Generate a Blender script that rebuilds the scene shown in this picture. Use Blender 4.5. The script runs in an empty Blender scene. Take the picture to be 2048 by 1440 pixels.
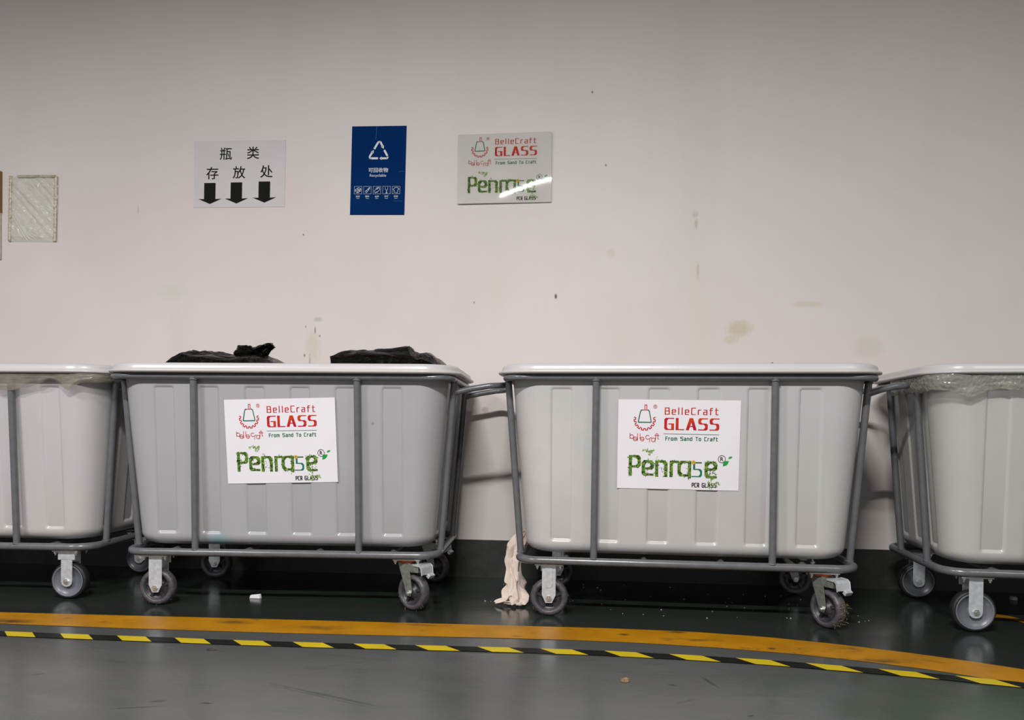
import bpy, bmesh, math, random
from mathutils import Vector, Matrix, noise

# ------------------------------------------------------------------ camera, world, lights, exposure
scene = bpy.context.scene
COL = scene.collection
cam_data = bpy.data.cameras.new('camera')
cam = bpy.data.objects.new('camera', cam_data); COL.objects.link(cam)
YAW, PITCH, ROLL, CAM_H = 0.10476, -0.01251, 0.0089, 0.7564
fwd = Vector((-math.sin(YAW)*math.cos(PITCH), math.cos(YAW)*math.cos(PITCH), math.sin(PITCH)))
right = Vector((math.cos(YAW), math.sin(YAW), 0)); up = right.cross(fwd)
r2 = math.cos(ROLL)*right + math.sin(ROLL)*up; u2 = -math.sin(ROLL)*right + math.cos(ROLL)*up
cam.matrix_world = Matrix(((r2.x, u2.x, -fwd.x, 0), (r2.y, u2.y, -fwd.y, 0), (r2.z, u2.z, -fwd.z, CAM_H), (0, 0, 0, 1)))
cam_data.sensor_width = 36; cam_data.lens = 1538/2048*36; cam_data.shift_y = 153.24/2048
cam_data.clip_start = 0.02
scene.camera = cam

world = bpy.data.worlds.new('world'); scene.world = world; world.use_nodes = True
world.node_tree.nodes['Background'].inputs[0].default_value = (0.95, 0.97, 1.0, 1)
world.node_tree.nodes['Background'].inputs[1].default_value = 0.36

scene.view_settings.view_transform = 'Standard'
scene.view_settings.look = 'None'
scene.view_settings.gamma = 1
scene.view_settings.use_curve_mapping = False
scene.view_settings.exposure = 0.17

def tube_lamp(name, loc, length, width, power, rotz, color=(1, 0.975, 0.94)):
    l = bpy.data.lights.new(name, 'AREA'); l.shape = 'RECTANGLE'; l.size = length; l.size_y = width
    l.energy = power; l.color = color
    o = bpy.data.objects.new(name, l); COL.objects.link(o)
    o.location = loc; o.rotation_euler = (0, 0, rotz)
    return o
tube_lamp('key_or_fill_tube', (-0.40, -0.35, 3.22), 1.0, 0.045, 250, 0)
tube_lamp('key_or_fill_tube', (-3.40, -0.35, 3.22), 1.0, 0.08, 150, 0, (1, 0.955, 0.955))  # unseen lamp added to brighten the left of the wall, tinted pink
tube_lamp('key_or_fill_tube', (2.80, -0.35, 3.22), 1.0, 0.08, 50, 0, (1, 0.98, 0.90))  # weak unseen lamp added on the right, tinted warm

R = math.radians
WALL_Y = 3.83

# ------------------------------------------------------------------ mesh helpers
class MB:
    def __init__(s): s.v = []; s.f = []; s.m = []; s.sm = []
    def add(s, verts, faces, mat=0, smooth=False):
        b = len(s.v); s.v += [tuple(p) for p in verts]
        for f in faces:
            s.f.append([i+b for i in f]); s.m.append(mat); s.sm.append(smooth)
    def mesh(s, name):
        me = bpy.data.meshes.new(name); me.from_pydata(s.v, [], s.f)
        me.polygons.foreach_set('material_index', s.m); me.polygons.foreach_set('use_smooth', s.sm)
        me.update(); return me

def frame_from(d):
    d = d.normalized(); a = Vector((0, 0, 1)) if abs(d.z) < .9 else Vector((1, 0, 0))
    x = d.cross(a).normalized(); return x, d.cross(x).normalized()

def tube(mb, pts, r, closed=False, n=14, mat=0, caps=True):
    pts = [Vector(p) for p in pts]; N = len(pts); rings = []
    t0 = (pts[1]-pts[0]).normalized(); x, _ = frame_from(t0)
    for i in range(N):
        if closed: t = (pts[(i+1) % N]-pts[i-1]).normalized()
        else: t = (pts[min(i+1, N-1)]-pts[max(i-1, 0)]).normalized()
        x = (x - t*x.dot(t)).normalized(); y = t.cross(x)
        rr = r(i/(N-1)) if callable(r) else r
        rings.append([pts[i]+rr*(math.cos(2*math.pi*k/n)*x+math.sin(2*math.pi*k/n)*y) for k in range(n)])
    V = [p for g in rings for p in g]; F = []
    M = N if closed else N-1
    for i in range(M):
        j = (i+1) % N; off = 0
        if closed and j == 0:
            off = min(range(n), key=lambda o: (rings[i][0]-rings[0][o]).length)
        for k in range(n):
            F.append([i*n+k, i*n+(k+1) % n, j*n+(k+1+off) % n, j*n+(k+off) % n])
    mb.add(V, F, mat, True)
    if not closed and caps:
        mb.add(rings[0], [list(range(n))[::-1]], mat); mb.add(rings[-1], [list(range(n))], mat)

def box(mb, c, s, mat=0, rot=None):
    c = Vector(c); V = []
    for z in (-1, 1):
        for y in (-1, 1):
            for x in (-1, 1):
                p = Vector((x*s[0]/2, y*s[1]/2, z*s[2]/2))
                V.append(c+(rot @ p if rot else p))
    mb.add(V, [[0, 2, 3, 1], [4, 5, 7, 6], [0, 1, 5, 4], [2, 6, 7, 3], [0, 4, 6, 2], [1, 3, 7, 5]], mat)

def lathe_y(mb, prof, c=(0, 0, 0), n=48, mat=0, smooth=True, closed=False):
    """revolve (radius, y) profile about the y axis"""
    V = []
    for k in range(n):
        a = 2*math.pi*k/n
        for (r, y) in prof: V.append((c[0]+r*math.cos(a), c[1]+y, c[2]+r*math.sin(a)))
    m = len(prof); F = []
    for k in range(n):
        k2 = (k+1) % n
        for i in range(m if closed else m-1):
            i2 = (i+1) % m
            F.append([k*m+i, k*m+i2, k2*m+i2, k2*m+i])
    mb.add(V, F, mat, smooth)

def prism_xz(mb, poly, y0, y1, mat=0):
    """polygon in x,z extruded from y0 to y1"""
    n = len(poly)
    V = [(x, y0, z) for x, z in poly]+[(x, y1, z) for x, z in poly]
    F = [list(range(n)), list(range(2*n-1, n-1, -1))]+[[i, (i+1) % n+0, n+(i+1) % n, n+i] for i in range(n)]
    mb.add(V, F, mat)

def rrect(L, W, rad, ns=8):
    """closed rounded rectangle outline, counter-clockwise from above"""
    P = []
    for cx, cy, a0 in ((L-rad, -W+rad, -90), (L-rad, W-rad, 0), (-L+rad, W-rad, 90), (-L+rad, -W+rad, 180)):
        for k in range(ns+1):
            a = R(a0+90*k/ns); P.append((cx+rad*math.cos(a), cy+rad*math.sin(a)))
    return P

def obj(name, mesh, mats, parent=None, loc=None, rot=None, bevel=0):
    if isinstance(mesh, MB): mesh = mesh.mesh(name)
    o = bpy.data.objects.new(name, mesh); COL.objects.link(o)
    if not mesh.materials:
        for m in (mats if isinstance(mats, (list, tuple)) else [mats]): mesh.materials.append(m)
    if parent: o.parent = parent
    if loc: o.location = loc
    if rot: o.rotation_euler = rot
    if bevel:
        b = o.modifiers.new('bevel', 'BEVEL'); b.width = bevel; b.segments = 2; b.limit_method = 'ANGLE'
    return o
def thing(o, label, cat, group=None):
    o['label'] = label; o['category'] = cat
    if group: o['group'] = group
    return o
def empty(name, loc=(0, 0, 0), rotz=0):
    o = bpy.data.objects.new(name, None); COL.objects.link(o); o.location = loc; o.rotation_euler = (0, 0, rotz)
    o.empty_display_size = .1
    return o
def structure(o): o['kind'] = 'structure'; return o

# ------------------------------------------------------------------ materials
def newmat(name):
    m = bpy.data.materials.new(name); m.use_nodes = True
    nt = m.node_tree; return m, nt, nt.nodes['Principled BSDF']
def ramp(nt, fac, stops):
    r = nt.nodes.new('ShaderNodeValToRGB'); e = r.color_ramp.elements
    while len(e) < len(stops): e.new(.5)
    for i, (p, c) in enumerate(stops): e[i].position = p; e[i].color = (*c, 1)
    nt.links.new(fac, r.inputs[0]); return r.outputs[0]
def ntex(nt, scale, detail=3, rough=.5, coord='Object', stretch=None, dist=0):
    tc = nt.nodes.new('ShaderNodeTexCoord'); n = nt.nodes.new('ShaderNodeTexNoise')
    n.inputs['Scale'].default_value = scale; n.inputs['Detail'].default_value = detail; n.inputs['Roughness'].default_value = rough
    n.inputs['Distortion'].default_value = dist
    v = tc.outputs[coord]
    if stretch:
        mp = nt.nodes.new('ShaderNodeMapping'); mp.inputs['Scale'].default_value = stretch
        nt.links.new(v, mp.inputs[0]); v = mp.outputs[0]
    nt.links.new(v, n.inputs['Vector']); return n.outputs['Fac']
def mth(nt, op, a, b=None, clamp=False):
    n = nt.nodes.new('ShaderNodeMath'); n.operation = op; n.use_clamp = clamp
    for i, x in enumerate((a, b)):
        if x is None: continue
        if isinstance(x, (int, float)): n.inputs[i].default_value = x
        else: nt.links.new(x, n.inputs[i])
    return n.outputs[0]
def mixc(nt, fac, a, b):
    n = nt.nodes.new('ShaderNodeMix'); n.data_type = 'RGBA'
    if isinstance(fac, (int, float)): n.inputs[0].default_value = fac
    else: nt.links.new(fac, n.inputs[0])
    for i, x in ((6, a), (7, b)):
        if isinstance(x, tuple): n.inputs[i].default_value = (*x, 1)
        else: nt.links.new(x, n.inputs[i])
    return n.outputs[2]
def bump(nt, b, h, strength=.2, dist=.01):
    n = nt.nodes.new('ShaderNodeBump'); n.inputs['Strength'].default_value = strength; n.inputs['Distance'].default_value = dist
    nt.links.new(h, n.inputs['Height']); nt.links.new(n.outputs[0], b.inputs['Normal'])
def tint_blot(nt, base, cx, cy, rx, ry, col, strength, axes=(0, 2), warp=.5, soft=.6, nscale=40, ang=0):
    """soft irregular blot at (cx,cy) on the two given object axes"""
    tc = nt.nodes.new('ShaderNodeTexCoord'); sp = nt.nodes.new('ShaderNodeSeparateXYZ'); nt.links.new(tc.outputs['Object'], sp.inputs[0])
    p = mth(nt, 'SUBTRACT', sp.outputs[axes[0]], cx); q = mth(nt, 'SUBTRACT', sp.outputs[axes[1]], cy)
    if ang:
        co, si = math.cos(ang), math.sin(ang)
        p, q = mth(nt, 'ADD', mth(nt, 'MULTIPLY', p, co), mth(nt, 'MULTIPLY', q, si)), mth(nt, 'SUBTRACT', mth(nt, 'MULTIPLY', q, co), mth(nt, 'MULTIPLY', p, si))
    a = mth(nt, 'DIVIDE', p, rx); b = mth(nt, 'DIVIDE', q, ry)
    d = mth(nt, 'SQRT', mth(nt, 'ADD', mth(nt, 'MULTIPLY', a, a), mth(nt, 'MULTIPLY', b, b)))
    d = mth(nt, 'ADD', d, mth(nt, 'MULTIPLY', mth(nt, 'SUBTRACT', ntex(nt, nscale, 3), .5), warp*2))
    f = mth(nt, 'MULTIPLY', mth(nt, 'DIVIDE', mth(nt, 'SUBTRACT', 1.0, d), soft, True), strength)
    return mixc(nt, f, base, col)

def simple(name, col, rough=.5, metal=0, vary=.12, scale=18, bumps=0, bscale=60, coat=0, spec=.5):
    m, nt, b = newmat(name)
    dark = tuple(c*(1-vary) for c in col); lite = tuple(min(1, c*(1+vary)) for c in col)
    nt.links.new(ramp(nt, ntex(nt, scale, 4), [(.3, dark), (.7, lite)]), b.inputs['Base Color'])
    b.inputs['Roughness'].default_value = rough; b.inputs['Metallic'].default_value = metal
    b.inputs['Specular IOR Level'].default_value = spec
    if coat: b.inputs['Coat Weight'].default_value = coat; b.inputs['Coat Roughness'].default_value = .15
    if bumps: bump(nt, b, ntex(nt, bscale, 4), bumps, .004)
    return m

M = {}
M['rail'] = simple('grey_painted_steel', (.108, .112, .122), .3, 0, .1, 30, .05, 90, .25)
M['zinc'] = simple('zinc_plate', (.66, .69, .73), .34, .55, .15, 60, .1, 120)
M['zinc_dull'] = simple('dull_zinc', (.30, .33, .30), .38, .7, .25, 70, .15, 120)
M['bolt'] = simple('bright_bolt', (.7, .7, .66), .22, .9, .1, 60)
M['red_ring'] = simple('red_dust_ring', (.5, .09, .02), .5, 0, .2, 50)
M['tyre_grey'] = simple('grey_rubber_tyre', (.065, .058, .068), .45, 0, .35, 55, .35, 110)
M['hub_dark'] = simple('dark_hub', (.028, .026, .034), .4, 0, .2, 40)
M['tyre_black'] = simple('black_rubber_tyre', (.012, .012, .013), .55, 0, .3, 40, .1)
M['disc_grey'] = simple('grey_wheel_disc', (.125, .132, .155), .35, 0, .08, 20)
M['dirt'] = simple('tangled_dirt', (.20, .15, .06), .9, 0, .5, 90)
M['paper'] = simple('white_paper', (.70, .68, .73), .5, 0, .02, 10)
M['black_ink'] = simple('black_ink', (.006, .006, .005), .6, 0, .2, 30, spec=.12)
M['white_ink'] = simple('white_ink', (.72, .74, .78), .5, 0, .05, 30, spec=.12)
M['teal_ink'] = simple('teal_ink', (.008, .17, .10), .5, 0, .2, 30, spec=.12)
M['green_ink'] = simple('green_ink', (.012, .13, .05), .5, 0, .2, 30, spec=.12)
M['leaf_green'] = simple('leaf_green_ink', (.02, .30, .05), .5, 0, .3, 60, spec=.12)
M['flower_yellow'] = simple('flower_yellow_ink', (.62, .36, .03), .5, 0, .2, 60, spec=.12)
M['leaf_dark'] = simple('dark_leaf_ink', (.03, .085, .015), .5, 0, .3, 120, spec=.12)
M['leaf_mid'] = simple('mid_leaf_ink', (.10, .24, .03), .5, 0, .3, 120, spec=.12)
M['leaf_light'] = simple('light_leaf_ink', (.28, .42, .07), .5, 0, .3, 120, spec=.12)
M['yellow_paint'] = None

def red_ink():
    m, nt, b = newmat('red_ink')
    nt.links.new(ramp(nt, ntex(nt, 26, 1), [(.35, (.42, .006, .035)), (.65, (.52, .045, .006))]), b.inputs['Base Color'])
    b.inputs['Roughness'].default_value = .5; b.inputs['Specular IOR Level'].default_value = .12; return m
M['red_ink'] = red_ink()
def foliage_ink():
    m, nt, b = newmat('foliage_ink')
    nt.links.new(ramp(nt, ntex(nt, 75, 4, .7), [(.36, (.012, .018, .006)), (.47, (.04, .10, .015)), (.56, (.12, .24, .03)), (.68, (.32, .36, .05))]), b.inputs['Base Color'])
    b.inputs['Roughness'].default_value = .5; b.inputs['Specular IOR Level'].default_value = .12; return m
M['foliage'] = foliage_ink()

def wall_mat():
    m, nt, b = newmat('cream_wall_paint')
    c = ramp(nt, ntex(nt, .9, 5, .6), [(.3, (.70, .64, .62)), (.7, (.76, .70, .68))])
    c = mixc(nt, mth(nt, 'MULTIPLY', mth(nt, 'SUBTRACT', ntex(nt, 2.2, 5, .6, stretch=(1.2, 1, .25)), .52, True), .9), c, (.58, .55, .46))
    S = [(-.75, .68, .012, .02, (.30, .26, .2), .0)]
    for (x, z, rx, rz, col, st, wp) in WALL_STAINS:
        c = tint_blot(nt, c, x, z, rx, rz, col, st, warp=wp, nscale=60)
    nt.links.new(c, b.inputs['Base Color']); b.inputs['Roughness'].default_value = .6
    bump(nt, b, ntex(nt, 130, 4), .08, .003); return m
BR, DK, YL = (.30, .25, .18), (.05, .04, .03), (.56, .50, .34)
WALL_STAINS = []   # filled below, before the wall is built

def floor_mat(name, ca, cb, rough, tint):
    m, nt, b = newmat(name)
    c = ramp(nt, ntex(nt, 1.6, 6, .6, stretch=(.5, 1.6, 1)), [(.3, ca), (.7, cb)])
    c = mixc(nt, mth(nt, 'MULTIPLY', mth(nt, 'SUBTRACT', ntex(nt, 5, 6, .7, stretch=(.6, 2.5, 1), dist=.6), .56, True), 4, True), c, tint)
    c = mixc(nt, mth(nt, 'MULTIPLY', mth(nt, 'SUBTRACT', ntex(nt, 22, 5, .7, stretch=(.35, 2.2, 1), dist=1.5), .63, True), 5, True), c, tuple(x*.45 for x in ca))
    nt.links.new(c, b.inputs['Base Color'])
    if name.startswith('grey'):    # darker green patch further along the lane
        c = tint_blot(nt, c, 1.5, 2.25, 1.15, .42, (.026, .046, .028), .8, axes=(0, 1), warp=.45, soft=.6, nscale=4)
        for (x0, y0, x1, y1, w, st) in ((-.97, 2.171, -.502, 1.99, .010, .5), (-.95, 2.150, -.54, 1.985, .004, .5), (-1.288, 1.899, -1.109, 1.952, .004, .75), (-1.059, 1.977, -1.011, 1.98, .006, .85),
                                        (-1.671, 2.134, -1.63, 2.153, .008, .6), (.225, 2.30, .262, 2.29, .010, .7), (.33, 2.40, .38, 2.27, .008, .6), (.235, 2.14, .30, 2.19, .006, .5), (.41, 2.065, .435, 2.085, .008, .8), (-1.2, 1.97, -1.14, 1.985, .010, .6)):
            c = tint_blot(nt, c, (x0+x1)/2, (y0+y1)/2, math.dist((x0, y0), (x1, y1))/2, w, (.012, .014, .010), st, axes=(0, 1), warp=.5, soft=.7, nscale=30, ang=math.atan2(y1-y0, x1-x0))
        b.inputs['Specular IOR Level'].default_value = .32
        nt.links.new(c, b.inputs['Base Color'])
    rr = nt.nodes.new('ShaderNodeMapRange'); rr.inputs[1].default_value = .3; rr.inputs[2].default_value = .7
    rr.inputs[3].default_value = rough*.7; rr.inputs[4].default_value = rough*1.6
    nt.links.new(ntex(nt, 3.5, 5, .6, stretch=(.6, 1.6, 1)), rr.inputs[0]); nt.links.new(rr.outputs[0], b.inputs['Roughness'])
    bump(nt, b, ntex(nt, 45, 5), .06, .004); return m

def yellow_paint():
    m, nt, b = newmat('worn_yellow_floor_paint')
    c = ramp(nt, ntex(nt, 7, 5, .6), [(.3, (.30, .130, .002)), (.7, (.42, .185, .003))])
    c = mixc(nt, mth(nt, 'MULTIPLY', mth(nt, 'SUBTRACT', ntex(nt, 5, 6, .75, stretch=(.7, 2, 1), dist=1), .58, True), 7, True), c, (.045, .032, .015))
    for (x, y, rx, ry, st) in ((-2.2, 2.70, .14, .035, .8), (-1.36, 2.80, .09, .03, .6), (-.62, 2.86, .16, .012, .6), (.31, 2.89, .05, .015, .8), (.12, 2.83, .03, .02, .8), (.95, 2.62, .10, .03, .7), (.62, 2.72, .02, .015, .8), (-1.0, 2.77, .12, .04, .5)):
        c = tint_blot(nt, c, x, y, rx, ry, (.03, .022, .012), st, axes=(0, 1), warp=.6, soft=.8, nscale=25)
    nt.links.new(c, b.inputs['Base Color']); b.inputs['Roughness'].default_value = .42; b.inputs['Specular IOR Level'].default_value = .25
    bump(nt, b, ntex(nt, 60, 5), .1, .003); return m
M['yellow_paint'] = yellow_paint()
M['tape_yellow'] = simple('yellow_tape', (.48, .36, .006), .4, 0, .08, 12, spec=.25)
M['tape_black'] = simple('black_tape', (.006, .007, .006), .4, 0, .2, 12, spec=.15)

def tub_mat(name, stains_and_light=(), base=(.72, .72, .735)):
    m, nt, b = newmat(name)
    c = ramp(nt, ntex(nt, 3.5, 5, .6), [(.3, tuple(x*.95 for x in base)), (.7, base)])
    for s in stains_and_light: c = tint_blot(nt, c, *s[:6], axes=(s[6] if len(s) > 6 else (0, 2)), warp=.7, soft=1.0, nscale=14)
    nt.links.new(c, b.inputs['Base Color']); b.inputs['Roughness'].default_value = .3
    b.inputs['Subsurface Weight'].default_value = .12; b.inputs['Subsurface Radius'].default_value = (.03, .03, .03)
    bump(nt, b, ntex(nt, 9, 2), .05, .01); return m

M['rim'] = tub_mat('pale_rim_plastic', [], (.52, .51, .515))  # rim faces set lighter than the tub walls
def film_mat(name, alpha, base, rough=.18, bumps=0.0, bub=False):
    m, nt, b = newmat(name)
    b.inputs['Base Color'].default_value = (*base, 1); b.inputs['Roughness'].default_value = rough
    a = nt.nodes.new('ShaderNodeMapRange'); a.inputs[1].default_value = .3; a.inputs[2].default_value = .7
    a.inputs[3].default_value = alpha-.15; a.inputs[4].default_value = min(1, alpha+.15)
    nt.links.new(ntex(nt, 14, 4, coord='Object'), a.inputs[0]); nt.links.new(a.outputs[0], b.inputs['Alpha'])
    if bub:
        tc = nt.nodes.new('ShaderNodeTexCoord'); vo = nt.nodes.new('ShaderNodeTexVoronoi'); vo.inputs['Scale'].default_value = 75
        nt.links.new(tc.outputs['Object'], vo.inputs['Vector']); bump(nt, b, vo.outputs['Distance'], .5, .006)
    elif bumps: bump(nt, b, ntex(nt, 40, 5, .6, dist=1), bumps, .006)
    return m
M['film'] = film_mat('clear_wrap_film', .50, (.30, .275, .22), .15, .5)
M['bubble'] = film_mat('bubble_wrap_film', .62, (.33, .33, .29), .2, 0, True)
def bag_mat():
    m, nt, b = newmat('black_bag_plastic')
    b.inputs['Base Color'].default_value = (.0025, .0025, .002, 1); b.inputs['Roughness'].default_value = .12; b.inputs['Specular IOR Level'].default_value = .07
    bump(nt, b, ntex(nt, 24, 6, .6, dist=1.2), .8, .02); return m
M['bag'] = bag_mat()
M['cloth'] = simple('soiled_cotton', (.60, .50, .44), .9, 0, .12, 9, .3, 220)

# ------------------------------------------------------------------ the setting
def add_plane(name, pts, mat):
    mb = MB(); mb.add(pts, [list(range(len(pts)))]); return structure(obj(name, mb, mat))

def wall_stains():
    L = []
    def s(x, z, rx, rz, col, st, w=.35): L.append((x, z, rx, rz, col, st, w))
    for a in WALL_MARKS: s(*a)
    return L
WALL_MARKS = [
    (-1.436, 1.16, .05, .10, (.62, .56, .46), .55), (-1.452, 1.05, .008, .085, (.46, .36, .26), .8, .2), (-1.455, 1.02, .005, .045, DK, .6, .2),
    (-1.41, 1.30, .030, .016, (.45, .43, .42), .6), (-1.425, 1.245, .005, .022, DK, .7, .2), (-1.475, 1.263, .004, .010, DK, .6, .2), (-1.40, 1.215, .007, .006, DK, .7, .2),
    (-1.48, 1.115, .007, .010, DK, .7, .2), (-1.385, 1.06, .004, .012, DK, .7, .2), (-1.54, 1.03, .005, .008, DK, .7, .2),
    (.70, 1.245, .075, .05, YL, .7), (.66, 1.19, .05, .03, YL, .45), (-.19, 1.407, .009, .016, DK, .9, .3),
    (.485, 1.80, .020, .020, (.50, .46, .42), .6), (.49, 1.755, .010, .03, (.46, .42, .36), .7), (.50, 1.53, .008, .05, (.5, .46, .38), .6),
    (-.02, 2.41, .006, .007, DK, .9, .2), (-1.49, 1.735, .005, .006, DK, .9, .2), (.08, 1.62, .030, .03, (.60, .56, .48), .4),
    (-2.39, 1.88, .006, .03, (.45, .43, .42), .6, .2), (-.54, .84, .022, .02, (.45, .38, .33), .7), (-.60, 1.38, .005, .008, DK, .7, .2), (.05, 2.05, .006, .008, DK, .7, .2),
    (-2.2, 1.45, .10, .05, (.64, .62, .55), .5), (-1.72, 1.12, .10, .09, (.66, .63, .53), .6), (1.02, 1.36, .10, .02, (.60, .56, .46), .5), (1.3, 1.15, .09, .07, (.62, .58, .5), .5),
]
WALL_STAINS = wall_stains()
mb = MB(); box(mb, (0, WALL_Y+.1, 1.65), (16, .2, 3.3)); structure(obj('wall_back', mb, wall_mat()))
mb = MB(); box(mb, (0, WALL_Y-.004, .093), (16, .008, .188))
structure(obj('baseboard_back', mb, simple('black_skirting_paint', (.030, .032, .028), .45, 0, .3, 12, .2, 60)))
mb = MB(); box(mb, (0, -1.2, 3.35), (16, 10.4, .1)); structure(obj('ceiling', mb, simple('grey_ceiling_paint', (.45, .45, .44), .8)))

YT = [(-6, 2.80), (-2.34, 2.822), (-1.824, 2.842), (-1.222, 2.866), (-.826, 2.880), (-.3, 2.899), (.079, 2.911), (.356, 2.905), (.62, 2.871), (.863, 2.807), (1.083, 2.728), (1.283, 2.637), (1.363, 2.592), (1.60, 2.46)]
YB = [(-6, 2.65), (-2.208, 2.662), (-1.72, 2.664), (-1.234, 2.676), (-.865, 2.693), (-.45, 2.716), (-.1, 2.732), (.162, 2.728), (.417, 2.707), (.659, 2.668), (.883, 2.612), (1.084, 2.540), (1.283, 2.432), (1.50, 2.30)]
def lerp_line(L, n):
    """resample polyline with n points, evenly, smoothed"""
    d = [0]
    for a, b in zip(L, L[1:]): d.append(d[-1]+math.dist(a, b))
    P = []
    for k in range(n):
        t = d[-1]*k/(n-1); i = max(j for j in range(len(L)-1) if d[j] <= t+1e-9); u = (t-d[i])/(d[i+1]-d[i])
        p = [Vector((*L[j], 0)) for j in (max(i-1, 0), i, i+1, min(i+2, len(L)-1))]
        q = p[1].lerp(p[2], u); P.append((q.x, q.y))
    return P
yt, yb = lerp_line(YT, 120), lerp_line(YB, 120)
mid = [((a[0]+b[0])/2, (a[1]+b[1])/2) for a, b in zip(yt, yb)]
mb = MB(); n = len(mid); xe = 8
far = [(p[0], WALL_Y+.1, 0) for p in mid]; near = [(p[0], -6, 0) for p in mid]
V = [(*p, 0) for p in mid]
for i in range(n-1):
    mb.add([V[i], V[i+1], far[i+1], far[i]], [[0, 1, 2, 3]], 1)
    mb.add([near[i], near[i+1], V[i+1], V[i]], [[0, 1, 2, 3]], 0)
e = mid[-1]
mb.add([(e[0], -6, 0), (8, -6, 0), (8, WALL_Y+.1, 0), (e[0], WALL_Y+.1, 0)], [[0, 1, 2, 3]], 1)
mb.add([(-8, -6, 0), (-5.98, -6, 0), (-5.98, WALL_Y+.1, 0), (-8, WALL_Y+.1, 0)], [[0, 1, 2, 3]], 0)
structure(obj('floor', mb, [floor_mat('grey_epoxy_floor', (.0605, .063, .0615), (.082, .0835, .0815), .2, (.044, .056, .048)),
                            floor_mat('dark_green_bay_floor', (.014, .019, .016), (.022, .029, .024), .16, (.012, .03, .018))]))
def ribbon(mb, A, B, z, mat=0):
    V = [(*p, z) for p in A]+[(*p, z) for p in B]; n = len(A)
    mb.add(V, [[n+i, n+i+1, i+1, i] for i in range(n-1)], mat)
mb = MB(); ribbon(mb, yt, yb, .0015)
thing(obj('yellow_line', mb, M['yellow_paint']), 'broad worn yellow line painted along the floor in front of the trolleys', 'floor line')
mb = MB(); ribbon(mb, [(1.62, 3.36), (1.66, 3.36), (1.70, 3.335), (1.735, 3.26), (1.76, 3.17)], [(1.62, 3.29), (1.65, 3.30), (1.675, 3.28), (1.70, 3.22), (1.745, 3.165)], .0015)
thing(obj('yellow_line', mb, M['yellow_paint']), 'short faded yellow paint mark on dark floor under the bubble-wrap trolley', 'floor line')

TAPE = [(-6, 2.53), (-2.1, 2.533), (-1.86, 2.533), (-1.534, 2.536), (-1.214, 2.537), (-.905, 2.546), (-.561, 2.563), (-.266, 2.578), (.03, 2.583), (.315, 2.572), (.552, 2.553), (.813, 2.516), (1.057, 2.475), (1.284, 2.424), (1.5, 2.34)]
tp = lerp_line(TAPE, 700)
mb = MB(); hw = .028; per = .1075; s = 0; cum = [0]
for a, b in zip(tp, tp[1:]): cum.append(cum[-1]+math.dist(a, b))
def tape_at(t, off):
    t = min(max(t, 0), cum[-1]); lo = 0
    i = min(int(t/cum[-1]*(len(tp)-1)), len(tp)-2)
    while cum[i] > t and i > 0: i -= 1
    while cum[i+1] < t and i < len(tp)-2: i += 1
    u = (t-cum[i])/(cum[i+1]-cum[i]); a, b = Vector((*tp[i], 0)), Vector((*tp[i+1], 0)); p = a.lerp(b, u)
    d = (b-a).normalized(); return (p.x-d.y*off, p.y+d.x*off, .003)
s0 = (3.923) % (2*per); k = 0
t = s0-4*per
while t < cum[-1]-.06:
    for q in range(4):
        a, b = t+per*q/4, t+per*(q+1)/4
        if a-.03 < 0: continue
        mb.add([tape_at(a-.028, hw), tape_at(a+.028, -hw), tape_at(b+.028, -hw), tape_at(b-.028, hw)], [[0, 1, 2, 3]], k % 2)
    t += per; k += 1
thing(obj('hazard_tape', mb, [M['tape_yellow'], M['tape_black']]), 'black and yellow striped hazard tape stuck along the grey floor', 'tape')

# ------------------------------------------------------------------ printing: flat marks on a sheet (sheet x right, z up, facing -y)
class Sheet:
    """maps layout units (x right, y down, from the sheet's top left) to metres about the sheet centre"""
    def __init__(s, x0, y0, w, h, W, H, y=-.0012): s.x0, s.y0, s.w, s.h, s.W, s.H, s.y = x0, y0, w, h, W, H, y
    def p(s, x, y, lift=0): return ((x-s.x0)/s.w*s.W-s.W/2, s.y-lift, s.H/2-(y-s.y0)/s.h*s.H)
def hull(P):
    P = sorted(set((round(a, 4), round(b, 4)) for a, b in P))
    def half(Q):
        h = []
        for p in Q:
            while len(h) > 1 and (h[-1][0]-h[-2][0])*(p[1]-h[-2][1])-(h[-1][1]-h[-2][1])*(p[0]-h[-2][0]) <= 0: h.pop()
            h.append(p)
        return h
    a, b = half(P), half(P[::-1]); return a[:-1]+b[:-1]
PEN = [0]                                        # strokes are stacked by hairs so that crossings do not coincide
def pen(mb, sh, pts, wx, wy, mat=0, lift=0, round_=False):
    """stroke with a rectangular (or elliptical) nib"""
    if round_: nib = [(wx/2*math.cos(k*math.pi/4), wy/2*math.sin(k*math.pi/4)) for k in range(8)]
    else: nib = [(-wx/2, -wy/2), (wx/2, -wy/2), (wx/2, wy/2), (-wx/2, wy/2)]
    for a, b in zip(pts, pts[1:]):
        PEN[0] = (PEN[0]+1) % 9
        H = hull([(a[0]+n[0], a[1]+n[1]) for n in nib]+[(b[0]+n[0], b[1]+n[1]) for n in nib])
        mb.add([sh.p(x, y, lift+PEN[0]*1.5e-5) for x, y in H], [list(range(len(H)))], mat)
def poly(mb, sh, P, mat=0, lift=0): mb.add([sh.p(x, y, lift) for x, y in P], [list(range(len(P)))], mat)
def arc(cx, cy, rx, ry, a0, a1, n=16): return [(cx+rx*math.cos(R(a0+(a1-a0)*k/n)), cy+ry*math.sin(R(a0+(a1-a0)*k/n))) for k in range(n+1)]
_xh = .72
def rc(x0, y0, x1, y1, c=.1): return [(x0+c, y1), (x1-c, y1), (x1, y1-c), (x1, y0+c), (x1-c, y0), (x0+c, y0), (x0, y0+c), (x0, y1-c), (x0+c, y1)]
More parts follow.
